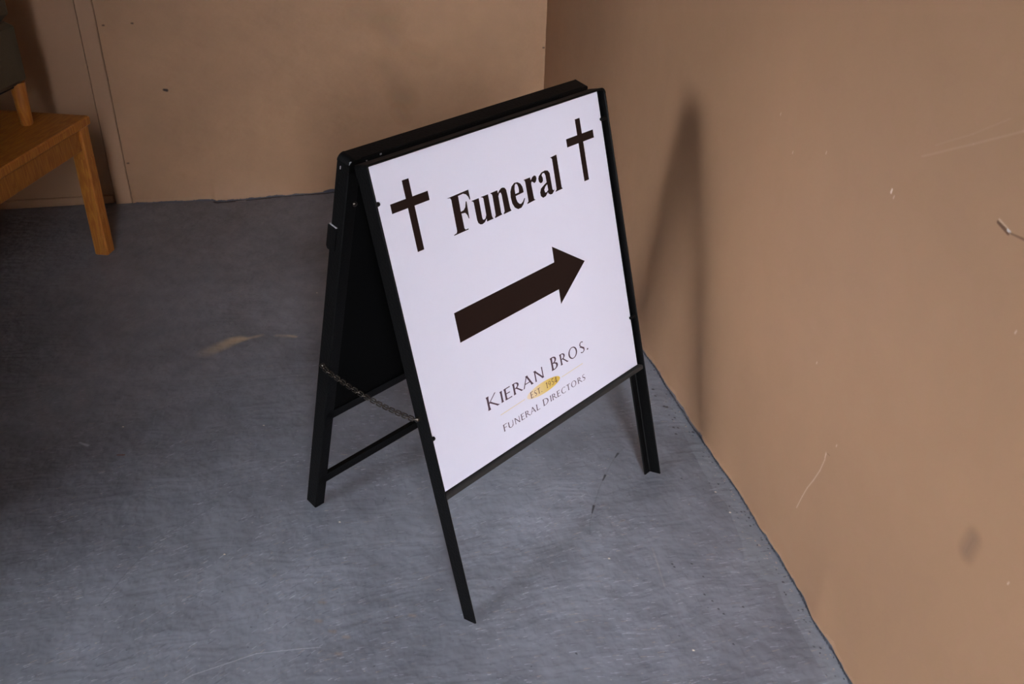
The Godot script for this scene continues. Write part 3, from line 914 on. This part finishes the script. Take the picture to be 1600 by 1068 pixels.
func build_sign():
	var sg := base("a_frame_sign", SIGN_AT, SIGN_TURN)
	tag(sg, "black steel folding A-board with white panel reading Funeral above a black arrow", "sign")
	var X := Vector3.RIGHT
	# front leaf
	var a := 0.2719
	var S := Vector3(0, cos(a), -sin(a))
	var N := Vector3(0, sin(a), cos(a))
	var O := Vector3(0, 0, 0.2621)
	var ff := group_part("front_frame", sg)
	bent_frame(ff, O + X * 0.0015, S, N, 0.3115, -0.017, 0.0155, 0.022, 0.8925, [0.0042, 0.012])
	var st := new_st()
	# the ledge that carries the panel, with a lip turned down at its front
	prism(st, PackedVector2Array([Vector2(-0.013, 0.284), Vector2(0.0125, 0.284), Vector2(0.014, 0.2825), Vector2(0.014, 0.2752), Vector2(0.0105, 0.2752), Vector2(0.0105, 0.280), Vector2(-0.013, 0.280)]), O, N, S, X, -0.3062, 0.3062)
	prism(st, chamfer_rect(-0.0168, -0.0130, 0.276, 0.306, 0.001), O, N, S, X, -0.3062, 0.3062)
	obj("bottom_rail", st, M.lit_black, ff)
	for q in [[-0.306, 0.826, 1.0], [0.309, 0.832, -1.0], [0.309, 0.40, -1.0], [-0.306, 0.398, 1.0]]:
		bolt(ff, O + X * q[0] + S * q[1] + N * 0.0095, X * q[2], 0.0042, 0.0085 if q[2] > 0 else 0.018, M.black)
	# the printed panel and the black sheet behind it
	st = new_st()
	var px0 := -0.3035
	var px1 := 0.2985
	var s0 := 0.2868
	var s1 := 0.8868
	var P := func(x, s, d): return O + X * x + S * s + N * d
	prism(st, PackedVector2Array([Vector2(px0, s0), Vector2(px1, s0), Vector2(px1, s1), Vector2(px0, s1)]), O, X, S, N, 0.0015, 0.0048)
	obj("panel_core", st, M.white_edge, sg)
	st = new_st()
	var cs := [[px0, s0], [px1, s0], [px1, s1], [px0, s1]]
	for k in [0, 2, 1, 0, 3, 2]:
		var x: float = cs[k][0]
		var s: float = cs[k][1]
		st.set_uv(Vector2((x + 0.302) / 0.604, 1.0 - (s - 0.2870 + 0.002) / 0.604))
		st.add_vertex(P.call(x, s, 0.0051))
	obj("printed_panel", st, M.print, sg).set_meta("label", "white printed face with two crosses, arrow and undertakers' name")
	st = new_st()
	prism(st, PackedVector2Array([Vector2(-0.3055, 0.2855), Vector2(0.3085, 0.2855), Vector2(0.3085, 0.888), Vector2(-0.3055, 0.888)]), O, X, S, N, -0.0125, 0.001)
	obj("backing_sheet", st, M.black_sheet, sg)
	# rear leaf
	var b := 0.2405
	S = Vector3(0, cos(b), sin(b))
	N = Vector3(0, sin(b), -cos(b))
	O = Vector3(0, 0, -0.2182)
	var rf := group_part("rear_frame", sg)
	bent_frame(rf, O + X * 0.006, S, N, 0.3125, 0.0, 0.031, 0.0245, 0.882, [0.013, 0.008])
	st = new_st()
	l_bar(st, O + S * 0.270, S, N, X, 0.024, 0.030, 0.004, -0.3025, 0.3145)
	obj("panel_rail", st, M.black, rf)
	st = new_st()
	prism(st, chamfer_rect(0.0, 0.010, 0.0715, 0.0985, 0.001), O, N, S, X, -0.3025, 0.3145)
	obj("cross_bar", st, M.black, rf)
	for sx: float in [-1.0, 1.0]:
		st = new_st()
		prism(st, PackedVector2Array([Vector2(0.694, 0.014), Vector2(0.737, 0.014), Vector2(0.742, 0.018), Vector2(0.742, 0.034), Vector2(0.739, 0.0365), Vector2(0.695, 0.0365), Vector2(0.690, 0.033), Vector2(0.690, 0.018)]), O + X * (0.006 + sx * 0.3126), S, N, X * sx, 0.0, 0.0025)
		obj("hinge_plate", st, M.black, rf)
		bolt(rf, O + X * (0.006 + sx * 0.293) + S * 0.795 - N * 0.0005, -N, 0.0045, 0.004, M.steel)
	st = new_st()
	prism(st, PackedVector2Array([Vector2(-0.302, 0.274), Vector2(0.312, 0.274), Vector2(0.312, 0.878), Vector2(-0.302, 0.878)]), O, X, S, N, 0.0042, 0.0082)
	obj("backing_sheet", st, M.black_sheet, sg)
	var Sr := S
	var Nr := N
	var Or := O
	# straps of the hinge between the two top rails
	for x in [-0.22, 0.22]:
		st = new_st()
		var za: Vector3 = Or + Sr * 0.860
		var zb: Vector3 = Vector3(0, 0, 0.2621) + Vector3(0, cos(a), -sin(a)) * 0.868 + Vector3(0, sin(a), cos(a)) * -0.017
		var dv := (zb - za)
		prism(st, chamfer_rect(-0.02, 0.02, -0.012, 0.012, 0.002), za + X * x, X, Sr, dv.normalized(), 0.0, dv.length())
		obj("hinge", st, M.black, sg)
	# bright nicks where the paint is knocked off the rear leaf
	st = new_st()
	for q in [[-0.3035, 0.875, 0.0015, 0.002, 0.005], [-0.3068, 0.8605, 0.020, 0.0015, 0.003], [-0.262, 0.870, -0.0004, 0.002, 0.002], [-0.24, 0.878, -0.0004, 0.002, 0.0015], [-0.27, 0.874, -0.0004, 0.0015, 0.001], [-0.255, 0.862, -0.0004, 0.0012, 0.0012]]:
		prism(st, chamfer_rect(-q[3], q[3], -q[4], q[4], 0.0006), Or + X * q[0] + Sr * q[1] + Nr * q[2], X, Sr, Nr, -0.0004, 0.0004)
	for q in [[0.7425, 0.028, 0.006], [0.743, 0.018, 0.004]]:
		prism(st, chamfer_rect(-q[2], q[2], -0.0016, 0.0016, 0.0008), Or + X * -0.3075 + Sr * q[0] + Nr * q[1], Nr, X, Sr, -0.0005, 0.0005)
	var chips := obj("paint_chip", st, M.chip, rf)
	chips.set_meta("kind", "stuff")
	# the chains that stop the leaves from sliding apart
	a = 0.2719
	for sx: float in [-1.0, 1.0]:
		var ch := group_part("chain", sg)
		var p0 := Or + X * (0.006 + sx * 0.3155) + Sr * 0.420 + Nr * 0.016
		var p1 := Vector3(0, 0, 0.2621) + X * (0.0015 + sx * 0.3145) + Vector3(0, cos(a), -sin(a)) * 0.439 + Vector3(0, sin(a), cos(a)) * -0.007
		bolt(ch, p0 - X * sx * 0.0035, X * sx, 0.005, 0.008, M.steel)
		bolt(ch, p1 - X * sx * 0.0035, X * sx, 0.005, 0.008, M.steel)
		var mesh_link: Mesh = null
		var count := 31
		for k in count:
			var t := (k + 0.5) / count
			var sag := 0.012
			var p := p0.lerp(p1, t) - Vector3.UP * sag * 4 * t * (1 - t) + X * sx * 0.003
			var t2 := t + 0.01
			var q := p0.lerp(p1, t2) - Vector3.UP * sag * 4 * t2 * (1 - t2) + X * sx * 0.003
			var dir := (q - p).normalized()
			if mesh_link == null:
				var ls := new_st()
				var loop := []
				for j in 14:
					var an := TAU * j / 14
					var y := sin(an) * 0.0040
					loop.append(Vector3(cos(an) * 0.0034 + (0.0034 if cos(an) > 0 else -0.0034), y, 0))
				tube(ls, loop, [0.00125], 6, true)
				ls.generate_normals()
				mesh_link = ls.commit()
			var li := MeshInstance3D.new()
			li.name = "link"
			li.mesh = mesh_link
			li.material_override = M.steel
			ch.add_child(li, true)
			var side := X
			var up := side.cross(dir).normalized()
			var roll := 0.9 + (PI * 0.5 if k % 2 == 1 else 0.0)
			var yv := up * cos(roll) + side * sin(roll)
			li.transform = Transform3D(Basis(dir, yv, dir.cross(yv)), p)

# ================= wooden table and the armchair on it =================
const TABLE_AT := Vector3(-1.553, 0, 0.392)
const TABLE_TURN := 0.335

func build_table():
	# origin at the foot of the corner nearest the sign; the top runs to -x and +z from it
	var t := base("low_wooden_table", TABLE_AT, -TABLE_TURN + 0.0)
	t.rotation.y = -0.335
	tag(t, "low orange-brown wooden table with thick square legs against the back wall", "table")
	var w := 0.55
	var l := 0.85
	var st := new_st()
	box(st, Vector3(-w, 0.432, 0.0), Vector3(0, 0.46, l), 0.004)
	obj("tabletop", st, M.wood, t)
	for q in [[-0.008, 0.008], [-w + 0.054, 0.008], [-0.008, l - 0.054], [-w + 0.054, l - 0.054]]:
		st = new_st()
		box(st, Vector3(q[0] - 0.046, 0.0, q[1]), Vector3(q[0], 0.432, q[1] + 0.046), 0.003)
		obj("leg", st, M.wood, t)
	for z in [0.018, l - 0.036]:
		st = new_st()
		box(st, Vector3(-w + 0.054, 0.362, z), Vector3(-0.054, 0.431, z + 0.02), 0.002)
		obj("apron", st, M.wood_dark, t)
	for x in [-0.016, -w + 0.036]:
		st = new_st()
		box(st, Vector3(x - 0.02, 0.362, 0.054), Vector3(x, 0.431, l - 0.054), 0.002)
		obj("apron", st, M.wood_dark, t)

func build_armchair():
	var c := base("upholstered_chair", TABLE_AT + Vector3(0, 0.46, 0), -0.335)
	tag(c, "olive-grey fabric chair on short wooden legs stacked on top of the low wooden table", "chair")
	var x1 := -0.113
	var x0 := -0.50
	var z0 := 0.088
	var z1 := 0.51
	for q in [[x1 - 0.022, z0 + 0.03], [x0 + 0.022, z0 + 0.03], [x1 - 0.022, z1 - 0.03], [x0 + 0.022, z1 - 0.03]]:
		var st := new_st()
		var h := 0.128
		var ring := []
		tube(st, [Vector3(q[0], 0.0, q[1]), Vector3(q[0], 0.004, q[1]), Vector3(q[0], 0.06, q[1]), Vector3(q[0], h, q[1])], [0.0155, 0.018, 0.020, 0.022], 16)
		obj("leg", st, M.wood, c)
	var st := new_st()
	box(st, Vector3(x0, 0.124, z0), Vector3(x1, 0.30, z1), 0.014)
	obj("seat", st, M.fabric, c)
	st = new_st()
	box(st, Vector3(x0 + 0.02, 0.116, z0 + 0.02), Vector3(x1 - 0.02, 0.125, z1 - 0.02), 0.002)
	obj("base_cloth", st, M.underside, c)
	for x in [x0, x1 - 0.075]:
		st = new_st()
		box(st, Vector3(x, 0.30, z0 + 0.08), Vector3(x + 0.075, 0.56, z1), 0.02)
		obj("armrest", st, M.fabric, c)
	st = new_st()
	box(st, Vector3(x0, 0.30, z0), Vector3(x1, 0.74, z0 + 0.085), 0.024)
	obj("backrest", st, M.fabric, c)
	st = new_st()
	tube(st, [Vector3(x1 - 0.004, 0.14, z1 - 0.004), Vector3(x1 - 0.004, 0.30, z1 - 0.004), Vector3(x1 - 0.006, 0.54, z1 - 0.006)], [0.004], 8)
	obj("piping", st, M.piping, c)
